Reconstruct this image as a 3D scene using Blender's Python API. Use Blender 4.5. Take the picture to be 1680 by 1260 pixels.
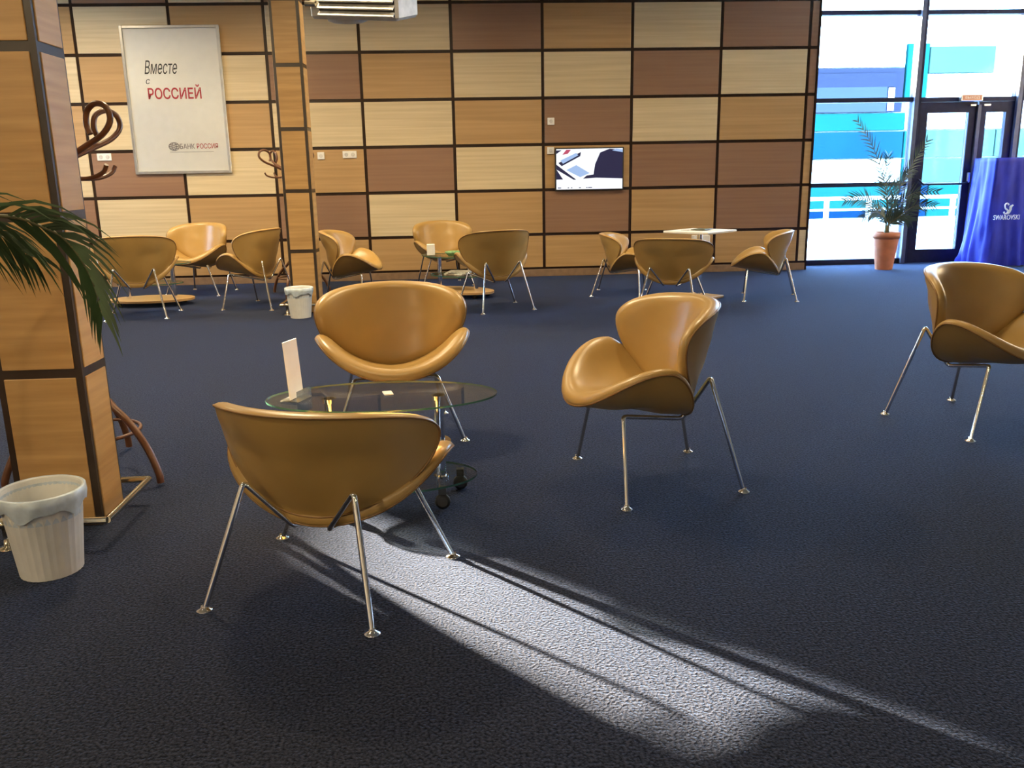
import bpy, bmesh, math, random
from mathutils import Vector, Matrix
random.seed(7)
S = bpy.context.scene
COL = S.collection
for o in list(bpy.data.objects):
    bpy.data.objects.remove(o, do_unlink=True)
PI = math.pi

# ------------------------------------------------------------------ camera
YAW, PITCH, ROLL, CAMH = 0.0555, 0.2392, -0.0187, 1.2763
def cam_axes():
    cy, sy, cp, sp = math.cos(YAW), math.sin(YAW), math.cos(PITCH), math.sin(PITCH)
    r = Vector((cy, -sy, 0)); f = Vector((sy*cp, cy*cp, -sp)); u = r.cross(f)
    cr, sr = math.cos(ROLL), math.sin(ROLL)
    return cr*r+sr*u, -sr*r+cr*u, f
cr_, cu_, cf_ = cam_axes()
cam_data = bpy.data.cameras.new('camera')
cam_data.sensor_width = 36.0
cam_data.lens = 1407/1680*36
cam_data.clip_start = 0.02
cam = bpy.data.objects.new('camera', cam_data)
M = Matrix.Identity(4)
for i in range(3):
    M[i][0] = cr_[i]; M[i][1] = cu_[i]; M[i][2] = -cf_[i]
M[0][3], M[1][3], M[2][3] = 0, 0, CAMH
cam.matrix_world = M
COL.objects.link(cam)
S.camera = cam

# ------------------------------------------------------------------ world, sun, lamps, exposure
S.view_settings.view_transform = 'Standard'
S.view_settings.look = 'None'
S.view_settings.exposure = 0.0
S.view_settings.gamma = 1.0
S.view_settings.use_curve_mapping = False
w = bpy.data.worlds.new('sky'); S.world = w; w.use_nodes = True
bg = w.node_tree.nodes['Background']
bg.inputs['Color'].default_value = (0.36, 0.64, 1.0, 1)
bg.inputs['Strength'].default_value = 42.0
EL = math.radians(10.0)
sd = Vector((0.70*math.cos(EL), -0.714*math.cos(EL), -math.sin(EL)))
sun_d = bpy.data.lights.new('sun', 'SUN'); sun_d.energy = 165.0; sun_d.angle = math.radians(1.1)
sun_d.color = (1.0, 0.79, 0.50)
sun = bpy.data.objects.new('sun', sun_d); COL.objects.link(sun)
sun.rotation_euler = sd.to_track_quat('-Z', 'Y').to_euler()
def area(name, loc, size, energy, color, target=None):
    d = bpy.data.lights.new(name, 'AREA'); d.shape = 'DISK'; d.size = size; d.energy = energy; d.color = color
    o = bpy.data.objects.new(name, d); o.location = loc; COL.objects.link(o)
    if target:
        o.rotation_euler = (Vector(target)-Vector(loc)).to_track_quat('-Z', 'Y').to_euler()
    return o
WARM = (1.0, 0.79, 0.48)
for (lx, ly, e) in ((-4.6, 9.0, 120), (-2.4, 8.8, 84), (-0.3, 8.8, 46), (1.9, 8.6, 42), (3.9, 8.6, 26),
                    (-4.2, 5.6, 60), (-1.5, 5.6, 135), (1.0, 5.4, 50), (3.6, 5.4, 26),
                    (-3.2, 1.4, 62), (-0.4, 2.6, 22), (2.4, 1.8, 2),
                    (-4.5, -2.6, 170), (-1.8, -3.4, 55), (1.2, -3.4, 26), (4.2, -3.0, 24)):
    lamp = area('ceiling_lamp', (lx, ly, 3.86), 0.28, e, WARM)
    if ly > 5: lamp.data.spread = math.radians(148)

pd_ = bpy.data.lights.new('window_portal', 'AREA'); pd_.shape = 'RECTANGLE'; pd_.size = 4.3; pd_.size_y = 3.75; pd_.cycles.is_portal = True
po_ = bpy.data.objects.new('window_portal', pd_); po_.location = (6.75, 11.62, 1.9); po_.rotation_euler = (-PI/2, 0, 0); COL.objects.link(po_)

# ------------------------------------------------------------------ helpers
def new_mat(name, color=(0.8, 0.8, 0.8), rough=0.5, metal=0.0, spec=0.5):
    m = bpy.data.materials.new(name); m.use_nodes = True
    b = m.node_tree.nodes['Principled BSDF']
    b.inputs['Base Color'].default_value = (*color, 1)
    b.inputs['Roughness'].default_value = rough
    b.inputs['Metallic'].default_value = metal
    b.inputs['Specular IOR Level'].default_value = spec
    return m, m.node_tree, b
def nd(t, typ, **kw):
    n = t.nodes.new(typ)
    for k, v in kw.items():
        setattr(n, k, v)
    return n
def add_noise_color(m, t, b, c1, c2, scale=(1, 1, 1), nscale=5, detail=4, lo=0.35, hi=0.65, rand=0.0, bump=0.0, bump_dist=0.002):
    tc = nd(t, 'ShaderNodeTexCoord'); mp = nd(t, 'ShaderNodeMapping')
    mp.inputs['Scale'].default_value = scale
    t.links.new(tc.outputs['Object'], mp.inputs['Vector'])
    vec = mp.outputs['Vector']
    if rand:
        oi = nd(t, 'ShaderNodeObjectInfo'); mu = nd(t, 'ShaderNodeMath', operation='MULTIPLY'); mu.inputs[1].default_value = rand
        t.links.new(oi.outputs['Random'], mu.inputs[0])
        va = nd(t, 'ShaderNodeVectorMath', operation='ADD')
        t.links.new(vec, va.inputs[0]); t.links.new(mu.outputs[0], va.inputs[1]); vec = va.outputs[0]
    no = nd(t, 'ShaderNodeTexNoise'); no.inputs['Scale'].default_value = nscale; no.inputs['Detail'].default_value = detail
    t.links.new(vec, no.inputs['Vector'])
    cr = nd(t, 'ShaderNodeValToRGB')
    cr.color_ramp.elements[0].position = lo; cr.color_ramp.elements[0].color = (*c1, 1)
    cr.color_ramp.elements[1].position = hi; cr.color_ramp.elements[1].color = (*c2, 1)
    t.links.new(no.outputs['Fac'], cr.inputs['Fac'])
    t.links.new(cr.outputs['Color'], b.inputs['Base Color'])
    if bump:
        bp = nd(t, 'ShaderNodeBump'); bp.inputs['Strength'].default_value = bump; bp.inputs['Distance'].default_value = bump_dist
        t.links.new(no.outputs['Fac'], bp.inputs['Height']); t.links.new(bp.outputs['Normal'], b.inputs['Normal'])
    return no

def simple(name, color, rough=0.5, metal=0.0, spec=0.5, var=0.12, nscale=14, bump=0.0):
    m, t, b = new_mat(name, color, rough, metal, spec)
    c1 = tuple(c*(1-var) for c in color); c2 = tuple(min(1, c*(1+var)) for c in color)
    add_noise_color(m, t, b, c1, c2, nscale=nscale, bump=bump)
    return m
def wood(name, c1, c2, rough=0.38, zs=13.0, xs=0.35, spec=0.45):
    m, t, b = new_mat(name, c1, rough, 0, spec)
    add_noise_color(m, t, b, c1, c2, scale=(xs, xs, zs), nscale=2.2, detail=8, lo=0.30, hi=0.70, rand=37.0, bump=0.06, bump_dist=0.001)
    return m

MAT = {}
MAT['maple'] = wood('maple_laminate', (0.53, 0.42, 0.25), (0.67, 0.55, 0.35))
MAT['beech'] = wood('beech_laminate', (0.385, 0.235, 0.100), (0.475, 0.30, 0.135))
MAT['walnut'] = wood('walnut_laminate', (0.235, 0.130, 0.078), (0.285, 0.165, 0.10))
MAT['column_wood'] = wood('column_beech_laminate', (0.42, 0.24, 0.085), (0.58, 0.35, 0.14), xs=0.8)
MAT['strip'] = simple('dark_brown_profile', (0.026, 0.014, 0.009), 0.24, 0.0, 0.4)
MAT['column_strip'] = simple('dark_grey_brown_profile', (0.040, 0.028, 0.020), 0.30)
MAT['plinth'] = simple('brown_plinth_board', (0.22, 0.14, 0.085), 0.45)
m, t, b = new_mat('tan_leather', (0.40, 0.215, 0.055), 0.33, 0, 0.5)
n1 = add_noise_color(m, t, b, (0.37, 0.225, 0.068), (0.43, 0.268, 0.086), nscale=3, detail=3)
fine = nd(t, 'ShaderNodeTexNoise'); fine.inputs['Scale'].default_value = 220; fine.inputs['Detail'].default_value = 2
tcx = nd(t, 'ShaderNodeTexCoord'); t.links.new(tcx.outputs['Object'], fine.inputs['Vector'])
bpx = nd(t, 'ShaderNodeBump'); bpx.inputs['Strength'].default_value = 0.10; bpx.inputs['Distance'].default_value = 0.001
t.links.new(fine.outputs['Fac'], bpx.inputs['Height']); t.links.new(bpx.outputs['Normal'], b.inputs['Normal'])
MAT['leather'] = m
MAT['piping'] = simple('dark_tan_piping', (0.22, 0.11, 0.028), 0.45)
MAT['chrome'] = simple('polished_chrome', (0.90, 0.89, 0.87), 0.09, 1.0, var=0.03)
MAT['brass_chrome'] = simple('warm_chrome', (0.72, 0.66, 0.52), 0.16, 1.0, var=0.04)
MAT['black'] = simple('black_rubber', (0.02, 0.02, 0.02), 0.5)
MAT['white'] = simple('white_plastic', (0.80, 0.79, 0.76), 0.45, var=0.03)
MAT['offwhite'] = simple('paper_white', (0.82, 0.80, 0.74), 0.6, var=0.03)
MAT['bin'] = simple('milky_bin_plastic', (0.70, 0.70, 0.68), 0.45, var=0.08, nscale=8)
MAT['liner'] = simple('thin_blue_grey_liner', (0.50, 0.58, 0.66), 0.35, var=0.15, nscale=25)
MAT['grey'] = simple('grey_plastic', (0.58, 0.57, 0.55), 0.5)
MAT['dark'] = simple('dark_recess', (0.03, 0.028, 0.026), 0.6)
MAT['silver'] = simple('brushed_silver', (0.62, 0.62, 0.62), 0.3, 0.9, var=0.05)
MAT['frame_dark'] = simple('anthracite_aluminium', (0.016, 0.018, 0.045), 0.5, 0.0, 0.15)
MAT['frame_side'] = simple('blue_grey_aluminium', (0.065, 0.08, 0.14), 0.5, 0.0)
MAT['bentwood'] = simple('red_brown_bentwood', (0.115, 0.045, 0.018), 0.3, nscale=20)
MAT['terracotta'] = simple('terracotta', (0.50, 0.17, 0.075), 0.65, nscale=9)
MAT['soil'] = simple('dry_soil', (0.10, 0.075, 0.035), 0.9, var=0.5, nscale=40, bump=0.6)
MAT['leaf'] = simple('palm_leaf_green', (0.030, 0.062, 0.016), 0.6, var=0.35, nscale=6)
MAT['leaf_far'] = simple('grey_green_palm_leaf', (0.055, 0.085, 0.055), 0.5, var=0.3, nscale=6)
MAT['stem'] = simple('palm_stem', (0.10, 0.09, 0.035), 0.6, var=0.3, nscale=30)
MAT['red_text'] = simple('red_print', (0.48, 0.035, 0.05), 0.6, var=0.03)
MAT['black_text'] = simple('black_print', (0.03, 0.028, 0.03), 0.6, var=0.03)
MAT['grey_text'] = simple('grey_print', (0.20, 0.17, 0.18), 0.6, var=0.03)
MAT['logo_white'] = simple('white_cloth_print', (0.80, 0.82, 0.92), 0.6, var=0.03)
MAT['poster'] = simple('poster_paper', (0.86, 0.81, 0.75), 0.4, var=0.02)
MAT['magazine'] = simple('magazine_paper', (0.55, 0.55, 0.52), 0.35, var=0.3, nscale=30)
MAT['magazine_dark'] = simple('magazine_cover_dark', (0.10, 0.13, 0.10), 0.3, var=0.6, nscale=25)
MAT['green'] = simple('green_wrapper', (0.16, 0.32, 0.13), 0.4, var=0.4, nscale=60)
m, t, b = new_mat('blue_satin_cloth', (0.020, 0.028, 0.36), 0.46, 0, 0.22)
add_noise_color(m, t, b, (0.016, 0.022, 0.30), (0.028, 0.04, 0.46), scale=(3, 3, 1), nscale=2.5)
b.inputs['Sheen Weight'].default_value = 0.05
MAT['blue_cloth'] = m
# carpet: dark blue loop pile with flecks
m, t, b = new_mat('blue_grey_carpet', (0.04, 0.05, 0.08), 0.95, 0, 0.08)
tc = nd(t, 'ShaderNodeTexCoord')
na = nd(t, 'ShaderNodeTexNoise'); na.inputs['Scale'].default_value = 120; na.inputs['Detail'].default_value = 3
nb = nd(t, 'ShaderNodeTexNoise'); nb.inputs['Scale'].default_value = 0.8; nb.inputs['Detail'].default_value = 2
t.links.new(tc.outputs['Object'], na.inputs['Vector']); t.links.new(tc.outputs['Object'], nb.inputs['Vector'])
ra = nd(t, 'ShaderNodeValToRGB')
ra.color_ramp.elements[0].position = 0.36; ra.color_ramp.elements[0].color = (0.0050, 0.0060, 0.0112, 1)
ra.color_ramp.elements[1].position = 0.66; ra.color_ramp.elements[1].color = (0.036, 0.040, 0.063, 1)
t.links.new(na.outputs['Fac'], ra.inputs['Fac'])
mx = nd(t, 'ShaderNodeMix', data_type='RGBA', blend_type='MULTIPLY'); mx.inputs[0].default_value = 0.35
t.links.new(ra.outputs['Color'], mx.inputs[6]); t.links.new(nb.outputs['Color'], mx.inputs[7])
rb = nd(t, 'ShaderNodeValToRGB')
rb.color_ramp.elements[0].position = 0.3; rb.color_ramp.elements[0].color = (0.8, 0.8, 0.8, 1)
rb.color_ramp.elements[1].position = 0.7; rb.color_ramp.elements[1].color = (1, 1, 1, 1)
t.links.new(nb.outputs['Fac'], rb.inputs['Fac']); t.links.new(rb.outputs['Color'], mx.inputs[7])
t.links.new(mx.outputs[2], b.inputs['Base Color'])
bp = nd(t, 'ShaderNodeBump'); bp.inputs['Strength'].default_value = 0.9; bp.inputs['Distance'].default_value = 0.006
t.links.new(na.outputs['Fac'], bp.inputs['Height']); t.links.new(bp.outputs['Normal'], b.inputs['Normal'])
b.inputs['Sheen Weight'].default_value = 0.26; b.inputs['Sheen Roughness'].default_value = 0.30
b.inputs['Sheen Tint'].default_value = (0.22, 0.42, 1.0, 1)
MAT['carpet'] = m
MAT['plaster'] = simple('warm_plaster', (0.50, 0.45, 0.38), 0.8, var=0.05)
def glass(name, tint, fac, rough=0.02):
    m = bpy.data.materials.new(name); m.use_nodes = True; t = m.node_tree
    for n in list(t.nodes): t.nodes.remove(n)
    out = nd(t, 'ShaderNodeOutputMaterial'); mix = nd(t, 'ShaderNodeMixShader'); tr = nd(t, 'ShaderNodeBsdfTransparent')
    gl = nd(t, 'ShaderNodeBsdfGlossy'); gl.inputs['Roughness'].default_value = rough
    tr.inputs['Color'].default_value = (*tint, 1)
    lw = nd(t, 'ShaderNodeFresnel'); lw.inputs['IOR'].default_value = 1.45
    mu = nd(t, 'ShaderNodeMath', operation='MULTIPLY'); mu.inputs[1].default_value = fac
    t.links.new(lw.outputs[0], mu.inputs[0]); t.links.new(mu.outputs[0], mix.inputs[0])
    t.links.new(tr.outputs[0], mix.inputs[1]); t.links.new(gl.outputs[0], mix.inputs[2]); t.links.new(mix.outputs[0], out.inputs[0])
    return m
MAT['pane'] = glass('window_glass', (0.95, 0.97, 0.98), 0.35)
MAT['table_glass'] = glass('table_glass', (0.86, 0.89, 0.87), 0.55)
MAT['acrylic'] = glass('clear_acrylic', (0.93, 0.94, 0.92), 0.9)
m, t, b = new_mat('glass_edge_green', (0.05, 0.15, 0.11), 0.12); b.inputs['Transmission Weight'].default_value = 0.3
MAT['glass_edge'] = m
def emit(name, color, strength):
    m, t, b = new_mat(name, (0.02, 0.02, 0.02), 0.25)
    b.inputs['Emission Color'].default_value = (*color, 1); b.inputs['Emission Strength'].default_value = strength
    return m
MAT['screen_white'] = emit('screen_white', (0.92, 0.95, 1.0), 1.1)
MAT['screen_navy'] = emit('screen_navy', (0.02, 0.02, 0.10), 0.55)
MAT['screen_blue'] = emit('screen_pale_blue', (0.42, 0.60, 0.95), 0.9)
MAT['screen_red'] = emit('screen_red', (0.75, 0.10, 0.20), 0.7)
MAT['exit_red'] = emit('exit_sign_lit_orange', (0.85, 0.30, 0.16), 0.55)
MAT['exit_text'] = emit('exit_sign_lettering', (1.0, 0.80, 0.60), 0.7)
# outside
MAT['snow'] = simple('pale_concrete_terrace', (0.86, 0.87, 0.88), 0.8, var=0.03)
MAT['f_cyan'] = simple('facade_cyan', (0.0031, 0.0259, 0.0451), 0.8, spec=0.03, var=0.1, nscale=0.6)
MAT['f_blue'] = simple('facade_blue', (0.0008, 0.0125, 0.0353), 0.8, spec=0.03, var=0.1, nscale=0.6)
MAT['f_turq'] = simple('facade_turquoise', (0.0039, 0.0451, 0.0463), 0.8, spec=0.03, var=0.06, nscale=0.6)
MAT['f_pale'] = simple('facade_pale_cyan', (0.0333, 0.0667, 0.0588), 0.8, spec=0.03, var=0.05, nscale=0.6)
MAT['f_white'] = simple('facade_white', (0.88, 0.90, 0.92), 0.6, var=0.03)
MAT['f_slate'] = simple('facade_window_blind', (0.0275, 0.0333, 0.0451), 0.8, spec=0.03, var=0.05, nscale=0.6)
MAT['f_slate_dark'] = simple('facade_window_frame', (0.0165, 0.0180, 0.0314), 0.8, spec=0.03, var=0.05)

class MB:
    def __init__(s): s.v = []; s.f = []; s.m = []; s.sm = []
    def add(s, vs, fs, mi=0, smooth=False):
        o = len(s.v); s.v += [tuple(v) for v in vs]
        for f in fs: s.f.append(tuple(i+o for i in f)); s.m.append(mi); s.sm.append(smooth)
        return s
    def box(s, c, d, mi=0, rz=0, bev=0.0, mat=None):
        hx, hy, hz = d[0]/2, d[1]/2, d[2]/2
        if bev <= 0:
            vs = [(x, y, z) for x in (-hx, hx) for y in (-hy, hy) for z in (-hz, hz)]
            fs = [(0, 1, 3, 2), (4, 6, 7, 5), (0, 4, 5, 1), (2, 3, 7, 6), (0, 2, 6, 4), (1, 5, 7, 3)]
        else:
            bm = bmesh.new(); bmesh.ops.create_cube(bm, size=1)
            for v in bm.verts: v.co = Vector((v.co.x*d[0], v.co.y*d[1], v.co.z*d[2]))
            bmesh.ops.bevel(bm, geom=list(bm.edges), offset=bev, segments=1, affect='EDGES')
            bm.verts.index_update(); vs = [tuple(v.co) for v in bm.verts]; fs = [tuple(v.index for v in f.verts) for f in bm.faces]; bm.free()
        R = mat or Matrix.Rotation(rz, 3, 'Z')
        vs = [tuple(R @ Vector(v) + Vector(c)) for v in vs]
        return s.add(vs, fs, mi)
    def lathe(s, prof, c=(0, 0, 0), n=24, mi=0, cap0=True, cap1=True, sx=1.0, sy=1.0, rz=0.0, smooth=True):
        vs = []; fs = []
        for r, z in prof:
            for k in range(n):
                a = 2*PI*k/n; x, y = r*sx*math.cos(a), r*sy*math.sin(a)
                vs.append((c[0]+x*math.cos(rz)-y*math.sin(rz), c[1]+x*math.sin(rz)+y*math.cos(rz), c[2]+z))
        for i in range(len(prof)-1):
            for k in range(n):
                fs.append((i*n+k, i*n+(k+1) % n, (i+1)*n+(k+1) % n, (i+1)*n+k))
        s.add(vs, fs, mi, smooth)
        if cap0: s.add([vs[k] for k in range(n)], [tuple(range(n-1, -1, -1))], mi)
        if cap1: s.add([vs[(len(prof)-1)*n+k] for k in range(n)], [tuple(range(n))], mi)
        return s
    def tube(s, pts, r, n=8, mi=0, closed=False, cap=True, rfun=None):
        pts = [Vector(p) for p in pts]; N = len(pts); vs = []; fs = []
        up = None
        for i, p in enumerate(pts):
            if closed: d = (pts[(i+1) % N]-pts[i-1])
            else: d = pts[min(i+1, N-1)]-pts[max(i-1, 0)]
            d = d.normalized() if d.length > 1e-9 else Vector((0, 0, 1))
            if up is None: up = d.orthogonal().normalized()
            up = (up-d*up.dot(d)); up = up.normalized() if up.length > 1e-6 else d.orthogonal().normalized()
            sd_ = d.cross(up); rr = rfun(i/(N-1)) if rfun else r
            for k in range(n):
                a = 2*PI*k/n; vs.append(p+up*(rr*math.cos(a))+sd_*(rr*math.sin(a)))
        M_ = N if closed else N-1
        for i in range(M_):
            j = (i+1) % N
            for k in range(n): fs.append((i*n+k, i*n+(k+1) % n, j*n+(k+1) % n, j*n+k))
        s.add(vs, fs, mi, True)
        if cap and not closed:
            s.add(vs[:n], [tuple(range(n-1, -1, -1))], mi); s.add(vs[-n:], [tuple(range(n))], mi)
        return s
    def prism(s, poly, y0, y1, mi=0, f=None):
        n = len(poly); f = f or (lambda x, y, z: (x, y, z))
        vs = [f(x, y0, z) for x, z in poly]+[f(x, y1, z) for x, z in poly]
        fs = [tuple(range(n)), tuple(range(2*n-1, n-1, -1))]+[(i, i+n, (i+1) % n+n, (i+1) % n) for i in range(n)]
        return s.add(vs, fs, mi)
    def mesh(s, name, mats):
        me = bpy.data.meshes.new(name); me.from_pydata(s.v, [], s.f)
        for m_ in (mats if isinstance(mats, (list, tuple)) else [mats]): me.materials.append(MAT[m_])
        me.polygons.foreach_set('material_index', s.m); me.polygons.foreach_set('use_smooth', s.sm)
        bm = bmesh.new(); bm.from_mesh(me); bmesh.ops.recalc_face_normals(bm, faces=list(bm.faces)); bm.to_mesh(me); bm.free()
        me.update()
        return me
    def build(s, name, mats, parent=None, loc=None):
        return link(name, s.mesh(name, mats), parent, loc)
def link(name, me, parent=None, loc=None, rot=None):
    o = bpy.data.objects.new(name, me); COL.objects.link(o)
    if parent is not None: o.parent = parent
    if loc: o.location = loc
    if rot: o.rotation_euler = rot
    return o
def tag(o, label=None, cat=None, group=None, kind=None):
    if label: o['label'] = label
    if cat: o['category'] = cat
    if group: o['group'] = group
    if kind: o['kind'] = kind
    return o
def thing(name, label, cat, loc=(0, 0, 0), rz=0, group=None):
    o = bpy.data.objects.new(name, None); o.empty_display_size = 0.1; COL.objects.link(o)
    o.location = loc; o.rotation_euler = (0, 0, rz)
    return tag(o, label, cat, group)
def copy_tree(o, parent=None):
    c = o.copy(); COL.objects.link(c)
    if parent is not None: c.parent = parent
    for ch in list(o.children): copy_tree(ch, c)
    return c
def rounded(pts, r, seg=5):
    pts = [Vector(p) for p in pts]; out = [pts[0]]
    for i in range(1, len(pts)-1):
        a, b_, c = pts[i-1], pts[i], pts[i+1]
        d1 = (a-b_); d2 = (c-b_); q = min(r, d1.length*0.48, d2.length*0.48)
        p1 = b_+d1.normalized()*q; p2 = b_+d2.normalized()*q
        for k in range(seg+1):
            u = k/seg; out.append(p1*(1-u)**2+b_*2*u*(1-u)+p2*u*u)
    out.append(pts[-1]); return out
def catmull(pts, seg=6):
    P = [Vector(p) for p in pts]; P = [P[0]*2-P[1]]+P+[P[-1]*2-P[-2]]; out = []
    for i in range(1, len(P)-2):
        for k in range(seg):
            u = k/seg; a, b_, c, d = P[i-1], P[i], P[i+1], P[i+2]
            out.append(0.5*((2*b_)+(c-a)*u+(2*a-5*b_+4*c-d)*u*u+(3*b_-a-3*c+d)*u**3))
    out.append(P[-2]); return out
def text_mesh(name, body, size, mat, parent, mtx, extrude=0.0006, shear=0.0, align='LEFT', space=1.0, bold=0.0):
    cu = bpy.data.curves.new(name, 'FONT'); cu.body = body; cu.size = size; cu.extrude = extrude; cu.shear = shear; cu.offset = bold
    cu.align_x = align; cu.space_character = space; cu.resolution_u = 3
    tmp = bpy.data.objects.new(name, cu); COL.objects.link(tmp)
    me = bpy.data.meshes.new_from_object(tmp.evaluated_get(bpy.context.evaluated_depsgraph_get()))
    bpy.data.objects.remove(tmp, do_unlink=True)
    me.materials.clear(); me.materials.append(MAT[mat])
    o = bpy.data.objects.new(name, me); COL.objects.link(o); o.parent = parent; o.matrix_local = mtx
    return o
UPRIGHT = Matrix.Rotation(PI/2, 4, 'X')
def fit_text(o, width, height=None):
    xs = [v.co.x for v in o.data.vertices]; ys = [v.co.y for v in o.data.vertices]
    w_, h_ = max(xs)-min(xs), max(ys)-min(ys); kx = width/w_; ky = (height/h_) if height else kx
    x0, y0 = min(xs), min(ys)
    for v in o.data.vertices: v.co.x = (v.co.x-x0)*kx; v.co.y = (v.co.y-y0)*ky

# ------------------------------------------------------------------ room shell
YB = 11.03                      # panelled wall face
XR = 4.47                       # right end of panelled wall
YW = 11.55                      # glazed wall
MOD_W, MOD_H, X0, Z0 = 1.102, 0.551, -4.452, 3.288
fl = MB().box((1.25, 3.5, -0.05), (15.9, 16.5, 0.1)).build('floor', 'carpet'); tag(fl, kind='structure', label='dark blue-grey speckled carpet floor')
cl = MB().box((1.25, 3.5, 3.95), (15.9, 16.5, 0.1)).build('ceiling', 'plaster'); tag(cl, kind='structure')
wl = MB()
wl.box((-6.6, 2.0, 1.95), (0.2, 13.1, 3.9)).box((-6.6, 10.67, 1.95), (0.2, 2.22, 3.9))
wl.box((-6.6, 9.08, 0.77), (0.2, 1.08, 1.54)).box((-6.6, 9.08, 3.15), (0.2, 1.08, 1.5)).box((-6.6, 8.72, 1.925), (0.2, 0.12, 0.95))
wl = wl.build('wall_left', 'plaster'); tag(wl, kind='structure')
o = MB().box((1.25, -4.7, 1.95), (15.9, 0.1, 3.9)).build('wall_rear', 'plaster'); tag(o, kind='structure')
o = MB().box((9.15, 3.5, 1.95), (0.1, 16.5, 3.9)).build('wall_right', 'plaster'); tag(o, kind='structure')

back = MB().box(((-6.5+XR)/2, YB+0.13, 1.95), (XR+6.5, 0.25, 3.9)).box((XR+0.012, YB+0.12, 1.95), (0.024, 0.27, 3.9)).build('wall_back', 'strip')
tag(back, kind='structure', label='back wall of maple, beech and walnut panels in dark strips')
L_, B_, W_ = 'maple', 'beech', 'walnut'
ROWS = {-1: [L_, L_, W_, L_, W_, L_, B_, W_, L_, B_, W_],
        0: [W_, B_, L_, B_, L_, L_, W_, B_, L_, W_, W_],
        1: [B_, L_, B_, L_, W_, B_, L_, L_, W_, L_, W_],
        2: [L_, B_, L_, B_, L_, L_, B_, W_, L_, B_, W_],
        3: [W_, L_, W_, L_, B_, W_, L_, B_, W_, W_, B_],
        4: [B_, W_, L_, B_, W_, L_, B_, W_, B_, W_, B_],
        5: [B_, B_, B_, B_, B_, B_, B_, B_, B_, B_, L_]}
GAP = 0.037; cache = {}
def panel(x0, x1, z0, z1, mat, parent, y=YB, th=0.012):
    k = (round(x1-x0, 3), round(z1-z0, 3), mat)
    if k not in cache: cache[k] = MB().box((0, 0, 0), (x1-x0, th, z1-z0), bev=0.002).mesh('panel', mat)
    return link('panel', cache[k], parent, ((x0+x1)/2, y, (z0+z1)/2))
for r, row in ROWS.items():
    zt = Z0-r*MOD_H-GAP/2; zb = Z0-(r+1)*MOD_H+GAP/2
    if r == 5: zb = 0.118
    for c, tone in enumerate(row):
        j = c-2
        xa = X0+j*MOD_W+GAP/2; xb = X0+(j+1)*MOD_W-GAP/2
        if j == 8: xb = XR-0.004
        if j == -2: xa += 0.0
        panel(xa, xb, zb, zt, tone, back)
o = MB().box(((-6.5+XR)/2, YB-0.004, 0.045), (XR+6.5, 0.02, 0.09), bev=0.003).build('baseboard_back', 'plinth'); tag(o, kind='structure')

# glazed wall
win = MB().box((6.8, YW, 3.85), (4.65, 0.12, 0.1)).build('window_1', 'frame_dark'); tag(win, kind='structure', label='tall glazed wall with dark aluminium frames beside the panels')
def wbox(name, x0, x1, z0, z1, mat='frame_dark', th=0.11, y=YW, parent=None):
    return MB().box(((x0+x1)/2, y, (z0+z1)/2), (x1-x0, th, z1-z0)).build(name, mat, parent or win)
mull = [(4.50, 4.60), (5.99, 6.10), (7.39, 7.50), (8.85, 8.95)]
for a, b_ in mull:
    wbox('mullion', a, b_, 0, 3.8, 'frame_dark', 0.10)
    wbox('mullion_cover', a-0.002, a+0.052, 0.001, 3.8, 'frame_side', 0.05, YW-0.075)
trs = [(3.185, 3.240), (2.115, 2.170), (1.035, 1.090), (0.0, 0.07)]
for a, b_ in trs[:1]:
    for x0, x1 in ((4.6, 5.99), (6.10, 7.39), (7.5, 8.85)): wbox('transom', x0, x1, a, b_)
for a, b_ in trs[1:]:
    for x0, x1 in ((4.6, 5.99), (7.5, 8.85)): wbox('transom', x0, x1, a, b_)
wbox('transom', 6.10, 7.39, 2.11, 2.165)
zs = [0.07, 1.035, 1.09, 2.115, 2.17, 3.185, 3.24, 3.8]
for x0, x1 in ((4.6, 5.99), (7.5, 8.85)):
    for z0, z1 in ((0.07, 1.035), (1.09, 2.115), (2.17, 3.185), (3.24, 3.8)):
        wbox('pane', x0, x1, z0, z1, 'pane', 0.012)
for z0, z1 in ((2.165, 3.185), (3.24, 3.8)): wbox('pane', 6.10, 7.39, z0, z1, 'pane', 0.012)
def leaf(n, x0, x1, hinge_left):
    d = MB().box(((x0+x1)/2, YW-0.01, 1.055), (0.02, 0.02, 0.02))
    d = MB()
    sl = 0.105; bt = 0.175; tp = 0.135
    d.box((x0+sl/2, YW-0.01, 1.055), (sl, 0.07, 2.10)).box((x1-sl/2, YW-0.01, 1.055), (sl, 0.07, 2.10))
    d.box(((x0+x1)/2, YW-0.01, bt/2+0.005), (x1-x0-2*sl, 0.07, bt)).box(((x0+x1)/2, YW-0.01, 2.105-tp/2), (x1-x0-2*sl, 0.07, tp))
    d = d.build('door_%d' % n, 'frame_dark'); tag(d, kind='structure', label='%s leaf of the dark framed glass double door' % ('left' if n == 1 else 'right'))
    MB().box(((x0+x1)/2, YW-0.01, 1.07), (x1-x0-2*sl, 0.012, 1.80)).build('pane', 'pane', d)
    hb = MB(); z = 1.05; y = YW-0.085
    hb.tube(rounded([(x0+0.05, YW-0.045, z+0.06), (x0+0.05, y, z+0.06), (x0+0.10, y, z), (x1-0.10, y, z), (x1-0.05, y, z+0.02), (x1-0.05, YW-0.045, z+0.02)], 0.03), 0.013)
    hb.build('push_bar', 'frame_dark', d)
    hx = x1-0.035 if hinge_left else x0+0.035
    MB().box((hx, YW-0.065, 1.13), (0.035, 0.04, 0.13), bev=0.006).build('door_handle', 'silver', d)
    return d
d1 = leaf(1, 6.105, 6.875, True); d2 = leaf(2, 6.905, 7.385, False)
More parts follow.
